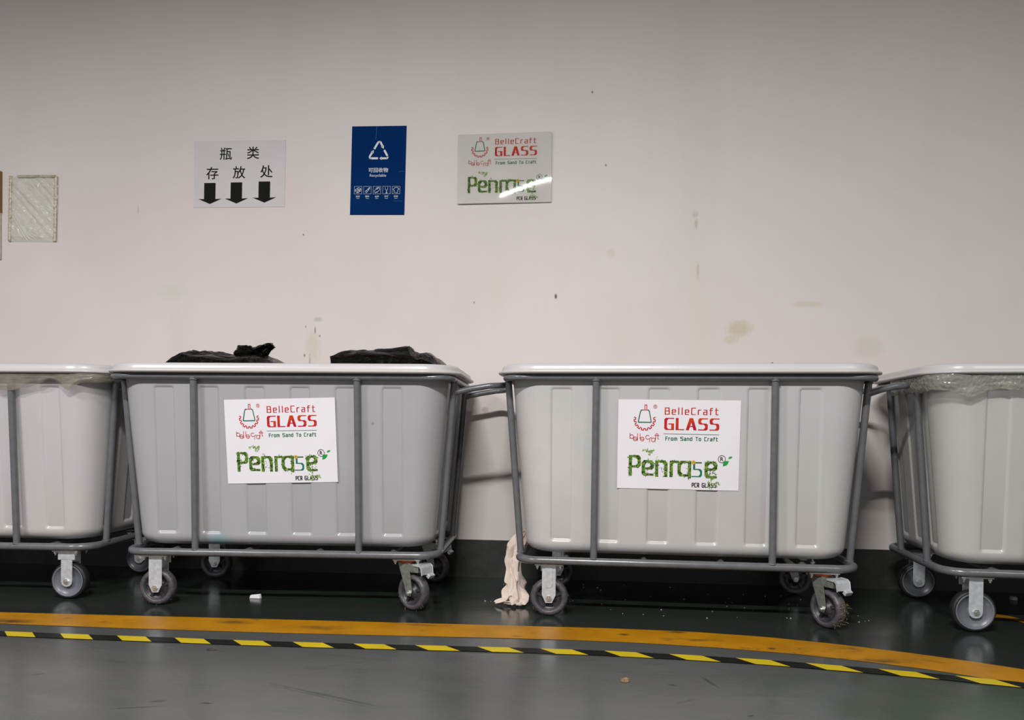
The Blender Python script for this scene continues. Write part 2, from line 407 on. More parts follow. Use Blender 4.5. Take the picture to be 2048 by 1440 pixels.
GL = {  # squared technical letters: (advance width, strokes), y up, cap height 1
 'B': (.62, [[(0, 0), (0, 1), (.5, 1), (.58, .92), (.58, .6), (.5, .53), (0, .53)], [(.5, .53), (.62, .45), (.62, .08), (.54, 0), (0, 0)]]),
 'e': (.52, [[(.5, 0), (.1, 0), (0, .1), (0, .62), (.1, .72), (.42, .72), (.52, .62), (.52, .36), (0, .36)]]),
 'l': (.08, [[(.04, 0), (.04, 1)]]),
 'C': (.58, [[(.58, 1), (.1, 1), (0, .9), (0, .1), (.1, 0), (.58, 0)]]),
 'c': (.46, [[(.46, .72), (.1, .72), (0, .62), (0, .1), (.1, 0), (.46, 0)]]),
 'r': (.38, [[(0, 0), (0, .58), (.12, .72), (.38, .72)]]),
 'a': (.5, [[(.05, .72), (.4, .72), (.5, .62), (.5, 0), (.1, 0), (0, .08), (0, .32), (.1, .4), (.5, .4)]]),
 'f': (.4, [[(.4, 1), (.22, 1), (.12, .9), (.12, 0)], [(0, .68), (.38, .68)]]),
 't': (.4, [[(.12, 1), (.12, .1), (.22, 0), (.4, 0)], [(0, .72), (.38, .72)]]),
 'G': (.72, [[(.72, 1), (.14, 1), (0, .86), (0, .14), (.14, 0), (.72, 0), (.72, .5), (.42, .5)]]),
 'L': (.6, [[(0, 1), (0, 0), (.6, 0)]]),
 'A': (.78, [[(0, 0), (.35, 1), (.43, 1), (.78, 0)], [(.14, .3), (.64, .3)]]),
 'S': (.7, [[(.7, 1), (.14, 1), (0, .86), (0, .66), (.14, .53), (.56, .53), (.7, .4), (.7, .14), (.56, 0), (0, 0)]]),
 'F': (.5, [[(0, 0), (0, 1), (.5, 1)], [(0, .52), (.42, .52)]]),
 'o': (.5, [rc(0, 0, .5, .72)]), 'n': (.5, [[(0, 0), (0, .72), (.4, .72), (.5, .62), (.5, 0)]]),
 'm': (.8, [[(0, 0), (0, .72), (.7, .72), (.8, .62), (.8, 0)], [(.4, .72), (.4, 0)]]),
 'd': (.5, [[(.5, 1), (.5, 0), (.1, 0), (0, .1), (0, .62), (.1, .72), (.5, .72)]]),
 'T': (.6, [[(0, 1), (.6, 1)], [(.3, 1), (.3, 0)]]),
 'P': (.55, [[(0, 0), (0, 1), (.45, 1), (.55, .9), (.55, .52), (.45, .42), (0, .42)]]),
 'R': (.58, [[(0, 0), (0, 1), (.45, 1), (.55, .9), (.55, .58), (.45, .48), (0, .48)], [(.3, .48), (.58, 0)]]),
 ' ': (.34, []),
}
def word(mb, sh, text, x0, x1, ybase, ycap, wx, wy, mat=0, gap=.22, lift=0):
    """set text between x0 and x1 on the sheet"""
    tot = sum(GL[c][0] for c in text)+gap*(len(text)-1); sx = (x1-x0-wx)/tot; sy = ybase-ycap-wy; x = x0+wx/2
    for c in text:
        for st in GL[c][1]: pen(mb, sh, [(x+a*sx, ybase-wy/2-b*sy) for a, b in st], wx, wy, mat, lift)
        x += (GL[c][0]+gap)*sx
def font_text(mb, sh, body, cx, cy, height, mat=0, bold=0, lift=0, widen=1):
    """type with the built-in typeface, centred at (cx,cy), fitted to the given height in layout units"""
    cu = bpy.data.curves.new('text', 'FONT'); cu.body = body; cu.size = 1; cu.resolution_u = 3; cu.offset = bold
    o = bpy.data.objects.new('text', cu); COL.objects.link(o)
    bpy.context.view_layer.update()
    me = bpy.data.meshes.new_from_object(o.evaluated_get(bpy.context.evaluated_depsgraph_get()))
    vs = [v.co.copy() for v in me.vertices]; fs = [list(p.vertices) for p in me.polygons]
    bpy.data.objects.remove(o); bpy.data.curves.remove(cu); bpy.data.meshes.remove(me)
    if not vs: return
    x0, x1 = min(v.x for v in vs), max(v.x for v in vs); y0, y1 = min(v.y for v in vs), max(v.y for v in vs)
    s = height/(y1-y0)
    mb.add([sh.p(cx+(v.x-(x0+x1)/2)*s*widen, cy-(v.y-(y0+y1)/2)*s, lift) for v in vs], fs, mat)

def leaf(mb, sh, x, y, a, l, w, mat, lift):
    c, s = math.cos(a), math.sin(a)
    P = [(0, 0), (.3*l, w*.45), (.65*l, w*.4), (l, 0), (.65*l, -w*.4), (.3*l, -w*.45)]
    poly(mb, sh, [(x+c*p-s*q, y+s*p+c*q) for p, q in P], mat, lift)

def brand_sheet(parent, sh, seed):
    """the glass-company sticker artwork, in the units of the layout 108..1880 x 65..1367"""
    rnd = random.Random(seed)
    # emblem: bottle in a gear
    mb = MB()
    pen(mb, sh, [(496, 213), (496, 143), (524, 143), (524, 213)], 10, 10)
    pen(mb, sh, [(462, 216), (528, 216)], 10, 9)
    obj('bottle_neck_emblem', mb, M['red_ink'], parent); mb = MB()
    pts = []; cx, cy = 497, 352
    for k in range(0, 10):
        a0 = 197-k*(214/9.0); w = 214/9.0
        for da, r in ((w*.28, 132), (w*.24, 156), (-w*.24, 156), (-w*.28, 132)):
            a = a0+da
            if -17.5 <= a <= 197.5: pts.append((cx+r*math.cos(R(a)), cy+r*math.sin(R(a))*1.02))
    pen(mb, sh, pts, 12, 12, round_=True)
    obj('gear_emblem', mb, M['red_ink'], parent)
    mb = MB(); pen(mb, sh, [(462, 217), (446, 217), (434, 235), (403, 388), (408, 394), (588, 394), (593, 388), (563, 235), (551, 217), (540, 217)], 14, 14, round_=True)
    obj('bottle_emblem', mb, M['green_ink'], parent)
    mb = MB()
    # thin intertwined wordmark under the emblem
    w = 8
    def ring(cx, cy, r, a0=0, a1=360): pen(mb, sh, arc(cx, cy, r, r, a0, a1, 18), w, w, round_=True)
    def st(*p): pen(mb, sh, list(p), w, w, round_=True)
    st((286, 558), (286, 632)); ring(312, 606, 27)
    ring(364, 638, 29, 25, 360); st((338, 640), (392, 640))
    st((398, 558), (398, 660)); st((434, 560), (434, 634)); ring(466, 638, 28, 25, 360); st((440, 640), (494, 640))
    ring(545, 612, 28, 45, 315); st((574, 682), (574, 640), (582, 620), (604, 616))
    ring(628, 648, 27); st((656, 620), (656, 676)); st((662, 640), (662, 572), (672, 558), (686, 558)); st((646, 584), (712, 584))
    st((694, 562), (694, 632), (708, 634))
    obj('wordmark_lettering', mb, M['red_ink'], parent); mb = MB()
    word(mb, sh, 'BelleCraft', 788, 1562, 278, 176, 15, 9, gap=.46)
    word(mb, sh, 'GLASS', 784, 1578, 500, 326, 40, 13, gap=.46)
    obj('red_lettering', mb, M['red_ink'], parent); mb = MB()
    ring_ = arc(648, 165, 26, 26, 0, 360, 20); pen(mb, sh, ring_, 5, 5, round_=True)
    word(mb, sh, 'R', 638, 660, 182, 150, 4, 4)
    obj('registered_mark', mb, M['red_ink'], parent)
    mb = MB(); pen(mb, sh, [(780, 558), (1577, 561)], 3, 5)
    word(mb, sh, 'From Sand To Craft', 804, 1563, 655, 597, 10, 8, gap=.40)
    obj('slogan_lettering', mb, M['green_ink'], parent)
    # plant lettering
    mb = MB(); W1, W2 = 46, 30
    L = [([(298, 1166), (298, 892), (400, 892), (428, 925), (428, 1010), (400, 1042), (320, 1042)], 1),
         ([(620, 1158), (515, 1158), (490, 1125), (490, 1000), (520, 962), (595, 962), (622, 1000), (622, 1040), (595, 1066), (540, 1066)], 1),
         ([(686, 1172), (686, 962)], 1), ([(700, 962), (790, 962), (822, 1000), (822, 1172)], 1),
         ([(900, 1172), (900, 965), (985, 962)], 1),
         ([(1166, 1185), (1166, 962), (1050, 962), (1015, 1000), (1015, 1120), (1050, 1158), (1130, 1158)], 1),
         ([(1540, 1176), (1440, 1176), (1408, 1140), (1408, 1000), (1440, 965), (1515, 965), (1542, 1000), (1542, 1040), (1515, 1066), (1430, 1066)], 1)]
    for P, _ in L: pen(mb, sh, P, W1, W2, 0)
    # sprigs and leaves growing on the letters
    for P, _ in L:
        for a, b in zip(P, P[1:]):
            n = int(math.dist(a, b)/13)
            for k in range(n):
                t = rnd.random(); x = a[0]+(b[0]-a[0])*t+rnd.uniform(-24, 24); y = a[1]+(b[1]-a[1])*t+rnd.uniform(-20, 20)
                leaf(mb, sh, x, y, rnd.uniform(0, 6.28), rnd.uniform(14, 34), rnd.uniform(8, 16), rnd.choice((1, 1, 2, 2, 3)), .0002+.0002*rnd.random())
    def sprig(x0, x1, y0, y1, n, mats, sz=(14, 30)):
        for _ in range(n):
            leaf(mb, sh, rnd.uniform(x0, x1), rnd.uniform(y0, y1), rnd.uniform(0, 6.28), rnd.uniform(*sz), rnd.uniform(6, 12), rnd.choice(mats), .0003+.0003*rnd.random())
    LM = [M['foliage'], M['leaf_dark'], M['leaf_mid'], M['leaf_light']]
    obj('plant_lettering', mb, LM, parent); mb = MB()
    sprig(475, 560, 785, 812, 14, (2, 3)); sprig(540, 645, 790, 825, 26, (2, 3)); sprig(560, 625, 825, 870, 14, (2, 3))
    obj('sprig_mark', mb, LM, parent); mb = MB()
    sprig(1425, 1560, 1240, 1290, 26, (2, 3)); sprig(1430, 1500, 1290, 1335, 10, (2, 3)); sprig(1560, 1605, 1245, 1300, 10, (2, 3)); sprig(1470, 1500, 1195, 1215, 5, (1, 2))
    sprig(1400, 1560, 1080, 1150, 22, (1, 2, 3)); sprig(730, 800, 1010, 1130, 12, (1, 2), (8, 18)); sprig(1370, 1440, 940, 990, 8, (1, 2)); sprig(690, 720, 890, 960, 6, (2, 3)); sprig(1130, 1180, 1080, 1220, 12, (1, 2))
    obj('sprig_mark', mb, LM, parent)
    mb = MB(); pen(mb, sh, [(1336, 970), (1222, 970)], 10, 16, 1); pen(mb, sh, [(1232, 985), (1232, 1066), (1310, 1068), (1334, 1095), (1334, 1145), (1312, 1172), (1210, 1172)], 28, 14, 0)
    obj('plain_letter', mb, [M['teal_ink'], M['leaf_dark']], parent)
    mb = MB()
    for k in range(9): leaf(mb, sh, 1222, 965, k*.698, 34, 17, 0, .0007)
    obj('flower_mark', mb, M['flower_yellow'], parent)
    mb = MB(); pen(mb, sh, arc(1628, 912, 52, 52, 0, 360, 28), 7, 7, round_=True); font_text(mb, sh, 'R', 1630, 912, 58, bold=.012)
    obj('registered_mark', mb, M['black_ink'], parent); mb = MB()
    word(mb, sh, 'PCR GLASS', 1203, 1560, 1330, 1264, 11, 9, gap=.42, lift=.0001)
    obj('black_lettering', mb, M['black_ink'], parent)
    mb = MB()
    for P in ([(1645, 1014), (1650, 965), (1685, 938), (1730, 936), (1718, 975), (1690, 1002)], [(1722, 906), (1728, 882), (1752, 872), (1778, 872), (1768, 892), (1745, 904)]): poly(mb, sh, P, 0, .0002)
    obj('leaf_mark', mb, M['leaf_green'], parent)

# ------------------------------------------------------------------ the trolleys
AT, WT, ZT = .7062, .3664, .952
AB, WB, ZB = .6501, .3325, .228
TUB_L, TUB_W = (.625, .686), (.300, .346)       # half sizes at the foot and at the top
TZ0, TZ1 = .252, .950
def sstep(a, b, x): t = min(max((x-a)/(b-a), 0), 1); return t*t*(3-2*t)
FLX = (-.480, -.294, -.102, .086, .273, .464); FLY = (-.16, 0, .16)
def tub_mesh():
    mb = MB()
    nx, ny, nc = 190, 80, 10
    def outline(L, W, rad):
        P = []   # (x, y, nx, ny, coordinate on side, side)
        def side(ax, ay, bx, by, n, nrm, k):
            for i in range(n):
                t = i/n; P.append((ax+(bx-ax)*t, ay+(by-ay)*t, *nrm, k))
        def corner(cx, cy, a0):
            for i in range(nc): a = R(a0+90*i/nc); P.append((cx+rad*math.cos(a), cy+rad*math.sin(a), math.cos(a), math.sin(a), -1))
        side(-L+rad, -W, L-rad, -W, nx, (0, -1), 0); corner(L-rad, -W+rad, -90)
        side(L, -W+rad, L, W-rad, ny, (1, 0), 1); corner(L-rad, W-rad, 0)
        side(L-rad, W, -L+rad, W, nx, (0, 1), 0); corner(-L+rad, W-rad, 90)
        side(-L, W-rad, -L, -W+rad, ny, (-1, 0), 1); corner(-L+rad, -W+rad, 180)
        return P
    rows = []
    br = .045
    # rounded foot
    for k in range(1, 9):
        a = math.pi/2*k/8; z = TZ0+br*(1-math.sin(math.pi/2-a)) if False else TZ0+br*(1-math.cos(a)); rows.append((z, -br*(1-math.sin(a)), 0))
    zs = [TZ0+br+.004, .302, .306, .310, .314, .318, .323, .33]+[.33+(.89-.33)*i/12 for i in range(1, 13)]+[.896, .901, .906, .911, .916, .922, .93, TZ1]
    for z in zs: rows.append((z, 0, 1))
    rings = []
    for z, off, fl in rows:
        t = (z-TZ0)/(TZ1-TZ0); L = TUB_L[0]+(TUB_L[1]-TUB_L[0])*t+off; W = TUB_W[0]+(TUB_W[1]-TUB_W[0])*t+off
        rad = .10+.02*t; scale = (L-.1)/.58
        ring = []
        for (x, y, ax, ay, k) in outline(L, W, rad):
            d = 0
            if fl and k >= 0:
                zz = sstep(.298, .316, z)*(1-sstep(.900, .918, z))
                if zz > 0:
                    if k == 0: q = max(1-sstep(.033, .043, abs(x-c)) for c in FLX)
                    else: q = max(1-sstep(.028, .038, abs(y-c)) for c in FLY)
                    d = .0095*zz*q
            ring.append((x-ax*d, y-ay*d, z))
        rings.append(ring)
    n = len(rings[0])
    # rim profile (outward offset, height)
    for off, z in ((.002, .958), (.012, .965), (.046, .9655), (.054, .968), (.057, .973), (.055, .978), (.046, .981), (.0435, .985), (.043, .992), (.040, .999), (.034, 1.0035), (.026, 1.006), (.012, 1.006), (.003, 1.003), (-.003, .996), (-.006, .98)):
        ring = [(x+ax*0, y, z) for x, y, ax, ay, k in outline(TUB_L[1]+off, TUB_W[1]+off, .12+off*.6)]; rings.append(ring)
    # inside
    for z in (.9, .6, .32, .285, .268):
        t = (z-TZ0)/(TZ1-TZ0); b = -.006-(.03 if z < .27 else .008 if z < .3 else 0)
        rings.append([(x, y, z) for x, y, *_ in outline(TUB_L[0]+(TUB_L[1]-TUB_L[0])*t+b, TUB_W[0]+(TUB_W[1]-TUB_W[0])*t+b, .10)])
    V = [p for r in rings for p in r]; F = []
    for i in range(len(rings)-1):
        for k in range(n): F.append([i*n+k, i*n+(k+1) % n, (i+1)*n+(k+1) % n, (i+1)*n+k])
    mb.add(V, F, 0, True)
    r0 = len(rows)-1
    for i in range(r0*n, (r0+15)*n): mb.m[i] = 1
    mb.add(rings[0], [list(range(n))[::-1]], 0); mb.add(rings[-1], [list(range(n))], 0)
    return mb.mesh('tub')
TUB = tub_mesh()

def wheel_meshes(kind):
    t, h = MB(), MB()
    if kind == 'grey':      # grey tyre on a dark five-spoked hub
        lathe_y(t, [(.052, -.020), (.060, -.0225), (.068, -.021), (.0735, -.014), (.0755, -.006), (.0755, .006), (.0735, .014), (.068, .021), (.060, .0225), (.052, .020)], n=56, closed=True)
        hp = [(.0525, .019), (.050, .019), (.048, .009), (.026, .007), (.024, .021), (.0, .021)]
        lathe_y(h, [(r, -y) for r, y in hp[::-1]]+hp, n=48)
        for k in range(5):
            a = R(20+72*k); rot = Matrix.Rotation(-a, 3, 'Y')
            for sgn in (-1, 1): box(h, rot @ Vector((.037, sgn*.0105, 0)), (.028, .008, .011), 0, rot)
        return t.mesh('tyre'), h.mesh('hub'), .0755
    lathe_y(t, [(.066, -.0215), (.074, -.0205), (.078, -.012), (.079, 0), (.078, .012), (.074, .0205), (.066, .0215)], n=56, closed=True)
    hp = [(.0665, .0215), (.0685, .0235), (.0675, .0245), (.063, .0242), (.0605, .0215), (.059, .018), (.030, .0155), (.022, .0155), (.020, .022), (0, .022)]
    lathe_y(h, [(r, -y) for r, y in hp[::-1]]+hp, n=56)
    return t.mesh('tyre'), h.mesh('hub'), .079
WH = {k: wheel_meshes(k) for k in ('grey', 'disc')}

def hexbolt(mb, c, r, h, axis='y', mat=0):
    n = 6; V = []
    for d in (0, h):
        for k in range(n):
            a = math.pi/3*k
            p = (r*math.cos(a), d, r*math.sin(a)) if axis == 'y' else (r*math.cos(a), r*math.sin(a), d)
            V.append((c[0]+p[0], c[1]+p[1], c[2]+p[2]))
    mb.add(V, [[k, (k+1) % n, n+(k+1) % n, n+k] for k in range(n)]+[list(range(n)), list(range(n, 2*n))], mat)

ZP = ZB-.016                                  # underside of the base rail, where caster plates bolt on
def caster(parent, x, y, kind, swivel=None, brake=True, dirty=0, ribbed=False):
    tm, hm, wr = WH[kind]
    fork = MB(); zt = ZP-.005
    if swivel is None:
        wx = 0
        hw = .019 if kind == 'disc' else .026
        for s in (-1, 1):
            y0 = s*.0275
            if kind == 'grey':
                P = [(-hw, zt), (hw, zt), (hw, wr+.012), (.012, wr-.018), (-.012, wr-.018), (-hw, wr+.012)]
            else:
                P = [(-hw-.004, zt), (hw+.004, zt), (hw+.004, wr+.0)]+[((hw+.004)*math.cos(R(a)), wr-.002+(hw+.004)*.9*math.sin(R(a))) for a in (-30, -60, -90, -120, -150)]+[(-hw-.004, wr+.0)]
            prism_xz(fork, P, y0, y0+s*.003)
            if ribbed: prism_xz(fork, [(-.013, zt), (.013, zt), (.013, wr+.055), (.007, wr+.043), (-.007, wr+.043), (-.013, wr+.055)], y0, y0+s*.0055)
        box(fork, (0, 0, zt-.002), (2*hw, .055, .004)); box(fork, (0.0, .03, zt-.018), (.075, .004, .036))
        plate_rot = 0
    else:
        wx = .034
        for s in (-1, 1):
            P = [(-.026, zt-.012), (.030, zt-.012), (wx+.014, wr+.006), (wx+.006, wr-.013), (wx-.008, wr-.012), (wx-.016, wr+.004)]
            prism_xz(fork, P, s*.0275, s*.0305)
        box(fork, (.002, 0, zt-.014), (.058, .061, .006))
        if brake: box(fork, (.052, 0, zt-.030), (.060, .058, .032))
        plate_rot = -swivel
    c = obj('caster', fork, M['zinc'] if swivel is None else M['zinc_dull'], parent, (x, y, 0), (0, 0, swivel or 0), bevel=.0012)
    obj('tyre', tm, M['tyre_grey'] if kind == 'grey' else M['tyre_black'], c, (wx, 0, wr))
    obj('hub', hm, M['hub_dark'] if kind == 'grey' else M['disc_grey'], c, (wx, 0, wr))
    mb = MB(); rz = Matrix.Rotation(plate_rot, 3, 'Z'); box(mb, (0, 0, ZP-.003), (.112, .088, .005), 0, rz)
    obj('mounting_plate', mb, M['zinc'], c, bevel=.001)
    for sx in (-1, 1):
        for sy in (-1, 1):
            p = rz @ Vector((sx*.046, sy*.034, 0)); mb = MB()
            hexbolt(mb, (p.x, p.y, ZP-.0135), .0075, .008, 'z'); hexbolt(mb, (p.x, p.y, ZP-.021), .0035, .009, 'z')
            obj('mounting_bolt', mb, M['bolt'], c)
    for s in (-1, 1):
        y0 = s*.0305; mb = MB()
        hexbolt(mb, (wx, y0, wr), .0115, s*.007, 'y'); hexbolt(mb, (wx, y0, wr), .005, s*.013, 'y')
        obj('axle_bolt', mb, M['bolt'], c)
    if swivel is not None:
        mb = MB(); V = []
        n = 24
        for zz, rr in ((ZP-.0055, .040), (ZP-.010, .040), (ZP-.0165, .034)):
            V += [(rr*math.cos(2*math.pi*k/n), rr*math.sin(2*math.pi*k/n), zz) for k in range(n)]
        mb.add(V, [[i*n+k, i*n+(k+1) % n, (i+1)*n+(k+1) % n, (i+1)*n+k] for i in range(2) for k in range(n)]+[list(range(2*n, 3*n))], 0, True)
        obj('swivel_ring', mb, M['red_ring'], c)
        if brake:
            mb = MB(); zt2 = zt-.012
            prof = [(.058, zt2), (.094, zt2-.002), (.104, zt2-.010), (.108, zt2-.040), (.105, zt2-.041), (.100, zt2-.014), (.092, zt2-.006), (.058, zt2-.005)]
            prism_xz(mb, prof, -.034, .034)
            box(mb, (.112, .014, zt2-.047), (.016, .034, .016), 0, Matrix.Rotation(R(35), 3, 'Y'))
            obj('brake_pedal', mb, M['zinc'], c, bevel=.0015)
    if dirty:
        rnd = random.Random(dirty); mb = MB()
        for k in range(60 if dirty > 50 else 26):
            a = rnd.uniform(-.9, .5) if dirty > 50 else rnd.uniform(0, 6.28); yy = rnd.uniform(-.02, .02); p0 = Vector((wx+(wr+.0005)*math.cos(a), yy, wr+(wr+.0005)*math.sin(a)))
            d = Vector((rnd.uniform(-.4, .8), rnd.uniform(-1, 1), rnd.uniform(-.8, .6)))*rnd.uniform(.006, .016)
            pts = [p0, p0+d*.5+Vector((0, 0, .002)), p0+d]
            for q in pts: q.z = max(q.z, .001)
            tube(mb, pts, .0008, n=5)
        obj('caught_fibres', mb, M['dirt'], c)['kind'] = 'stuff'
    return c

def weld(mb, p, r):
    rnd = random.Random(hash((round(p[0], 3), round(p[1], 3))) & 255)
    n = 18
    ring = [(p[0]+r*math.cos(2*math.pi*k/n), p[1]+r*math.sin(2*math.pi*k/n), p[2]+rnd.uniform(-.0012, .0012)) for k in range(n)]
    tube(mb, ring, .0028, True, 6)

def trolley(label, x, y, rot, tubmat, ca=.5256, pf=(-.345, .327), kind='grey', qe=(.2317, .2097), swivels=(R(-33), R(-20)), fixed_y=.287, dirty=(0, 0), ribbed=False, lift=0, reach=.929):
    t = empty('tub_trolley', (x, y, 0), rot)
    thing(t, label, 'trolley', 'white tub trolleys lined up along the wall')
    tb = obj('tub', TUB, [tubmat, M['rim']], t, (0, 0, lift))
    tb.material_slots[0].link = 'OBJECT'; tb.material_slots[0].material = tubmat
    mb = MB(); tube(mb, [(a, b, ZT) for a, b in rrect(AT, WT, .075)], .0128, True, 14); obj('top_rail', mb, M['rail'], t)
    mb = MB(); tube(mb, [(a, b, ZB) for a, b in rrect(AB, WB, .085)], .016, True, 14); obj('base_rail', mb, M['rail'], t)
    for cx in (-.46, -.15, .15, .46):
        mb = MB(); tube(mb, [(cx, -WB, ZB), (cx, WB, ZB)], .0125, n=12); obj('crossbar', mb, M['rail'], t)
    def post(a, b):
        mb = MB(); tube(mb, [a, b], .0138, n=16); weld(mb, (b[0], b[1], b[2]+.013), .0145); weld(mb, (a[0], a[1], a[2]-.013), .0145)
        obj('post', mb, M['rail'], t)
    for px in pf:
        for s in (-1, 1): post((px, s*WT, ZT), (px*1.012, s*WB, ZB))
    for sx in (-1, 1):
        for s in (-1, 1): post((sx*AT, s*qe[0], ZT), (sx*AB, s*qe[1], ZB))
    # push handle on one end
    mb = MB(); q = qe[0]; z0, z1 = .897, .934; hx = reach-.0128-.065; P = [(AT-.003, -q, z0), ((AT+hx)/2, -q, z0+.018)]
    for k in range(9):
        a = R(-90+90*k/8); P.append((hx+.065*math.cos(a), -q+.07+.07*math.sin(a), z0+.03+(z1-z0-.03)*k/8))
    P += [(p[0], -p[1], p[2]) for p in reversed(P)]
    tube(mb, P, .0128, n=14); obj('handle', mb, M['rail'], t)
    for i, s in enumerate((-1, 1)):
        caster(t, -ca, s*fixed_y, kind, None, dirty=(dirty[0] if i == 0 else 0), ribbed=ribbed)
        caster(t, .5256, s*.285, kind, swivels[i], dirty=(dirty[1] if i == 0 else 0))
    return t

T2 = trolley('white tub trolley holding two black bags, tilted company sticker on its front', -1.298, 3.365, .0638,
    tub_mat('white_tub_plastic_stained', [(-.27, .275, .10, .035, (.20, .36, .40), .75), (.385, .765, .009, .009, (.12, .10, .14), .6), (-.1, .32, .08, .05, (.28, .36, .38), .4)], (.355, .35, .372)), dirty=(7, 9))
T3 = trolley('white tub trolley with straight sticker and a beige rag hung on its base rail', .3626, 3.3642, -.0183,
    tub_mat('white_tub_plastic', [(-.52, .6, .2, .5, (.52, .505, .485), .7)], (.455, .448, .45)), swivels=(R(-58), R(-2)), dirty=(3, 77), ribbed=True, reach=.880)  # lighter left side of this tub is light painted into its colour
T1 = trolley('white tub trolley below the clear wall pouch, crumpled film under its rim, no sticker', -2.790, 3.358, .0489+math.pi,
    tub_mat('white_tub_plastic_grimy', [(-.15, .42, .06, .045, (.07, .08, .05), .7, (1, 2))], (.48, .465, .47)), ca=.540, pf=(-.327, .33), kind='disc', swivels=(R(20), R(40)))
T4 = trolley('white tub trolley with bubble wrap under its rim, standing beyond the rag trolley', 1.985, 3.327, -.048,
    tub_mat('ivory_tub_plastic', [], (.46, .455, .44)), ca=.538, kind='disc', qe=(.16, .15))

def sticker(parent, cx, cz, rot, W, H, seed, curl=0):
    # a sheet stuck on the sloping front of the tub
    slope = math.atan2(TUB_W[1]-TUB_W[0], TZ1-TZ0)
    t = (cz-TZ0)/(TZ1-TZ0); yf = -(TUB_W[0]+(TUB_W[1]-TUB_W[0])*t)-.0022
    mb = MB(); n = 24
    def yy(u, v):
        d = 0
        if curl: k = (u-.80)+(.45-v)*1.0; d = .010*max(0, k-.15)**1.3 if v < .4 else 0
        return d
    V = []
    for j in range(n+1):
        for i in range(n+1): V.append(((i/n-.5)*W, -yy(i/n, j/n), (j/n-.5)*H))
    F = [[j*(n+1)+i, j*(n+1)+i+1, (j+1)*(n+1)+i+1, (j+1)*(n+1)+i] for j in range(n) for i in range(n)]
    mb.add(V, F, 0, True)
    o = obj('sticker', mb, M['paper'], parent); o.matrix_parent_inverse = Matrix()
    o.matrix_local = Matrix.Translation((cx, yf, cz)) @ Matrix.Rotation(slope, 4, 'X') @ Matrix.Rotation(-rot, 4, 'Y')
    s = o.modifiers.new('thickness', 'SOLIDIFY'); s.thickness = .0006; s.offset = -1; o.modifiers.new('crisp', 'EDGE_SPLIT')
    o['label'] = 'white printed sticker with red and leafy green lettering'
    brand_sheet(o, Sheet(108, 65, 1772, 1302, W, H, -.0012), seed)
    return o
sticker(T2, .006, .691, .028, .4585, .3465, 5)
sticker(T3, -.027, .693, -.006, .4645, .3485, 11)

def wrap(parent, mat, seed, a0, a1, deep, jag):
    """plastic film tucked round the rim: a0..a1 run round the front and one end, in metres from the front's middle"""
    mb = MB(); rows, cols = 14, 260; V = []
    L, W, rad = .7215, .3825, .085
    def pt(s):
        q = abs(s); sg = 1 if s > 0 else -1
        if q < L-rad: return Vector((s, -W)), Vector((0, -1))
        q -= L-rad
        if q < rad*math.pi/2: a = q/rad; return Vector((sg*(L-rad+rad*math.sin(a)), -W+rad-rad*math.cos(a))), Vector((sg*math.sin(a), -math.cos(a)))
        q -= rad*math.pi/2; return Vector((sg*L, -W+rad+q)), Vector((sg, 0))
    for i in range(cols+1):
        s = a0+(a1-a0)*i/cols; p, nn = pt(s)
        low = deep(s)+jag*noise.noise(Vector((s*9, seed, 0)))+jag*.5*noise.noise(Vector((s*31, seed, 4)))
        for j in range(rows+1):
            t = j/rows; z = .9655+(low-.9655)*t
            w = .004+.006*t*noise.noise(Vector((s*16, t*3, seed)))+.004*abs(noise.noise(Vector((s*50+t*9, t*7, seed+9))))
            if t > .75: w -= .014*(t-.75)*4*.5
            V.append((p.x+nn.x*w, p.y+nn.y*w, z))
    F = [[i*(rows+1)+j, i*(rows+1)+j+1, (i+1)*(rows+1)+j+1, (i+1)*(rows+1)+j] for i in range(cols) for j in range(rows)]
    mb.add(V, F, 0, True)
    o = obj('wrap_film', mb, mat, parent); o['label'] = 'clear plastic film hanging below the rim'
    return o
def deep1(s):                                   # own x runs the other way on this one: its far front is seen
    d = .895; d -= .055*math.exp(-((s+.33)/.12)**2); d += .02*math.exp(-((s)/.12)**2)
    return d
w1 = wrap(T1, M['film'], 3.3, -.95, .95, lambda s: .925-.034*math.exp(-((s-.33)/.11)**2)-.030*math.exp(-((s-.585)/.035)**2)+.010*math.exp(-((s-.50)/.05)**2), .010)
w1.rotation_euler = (0, 0, math.pi)
w4 = wrap(T4, M['bubble'], 8.1, -1.15, .95, lambda s: .905-.022*math.exp(-((s+.60)/.05)**2), .012)

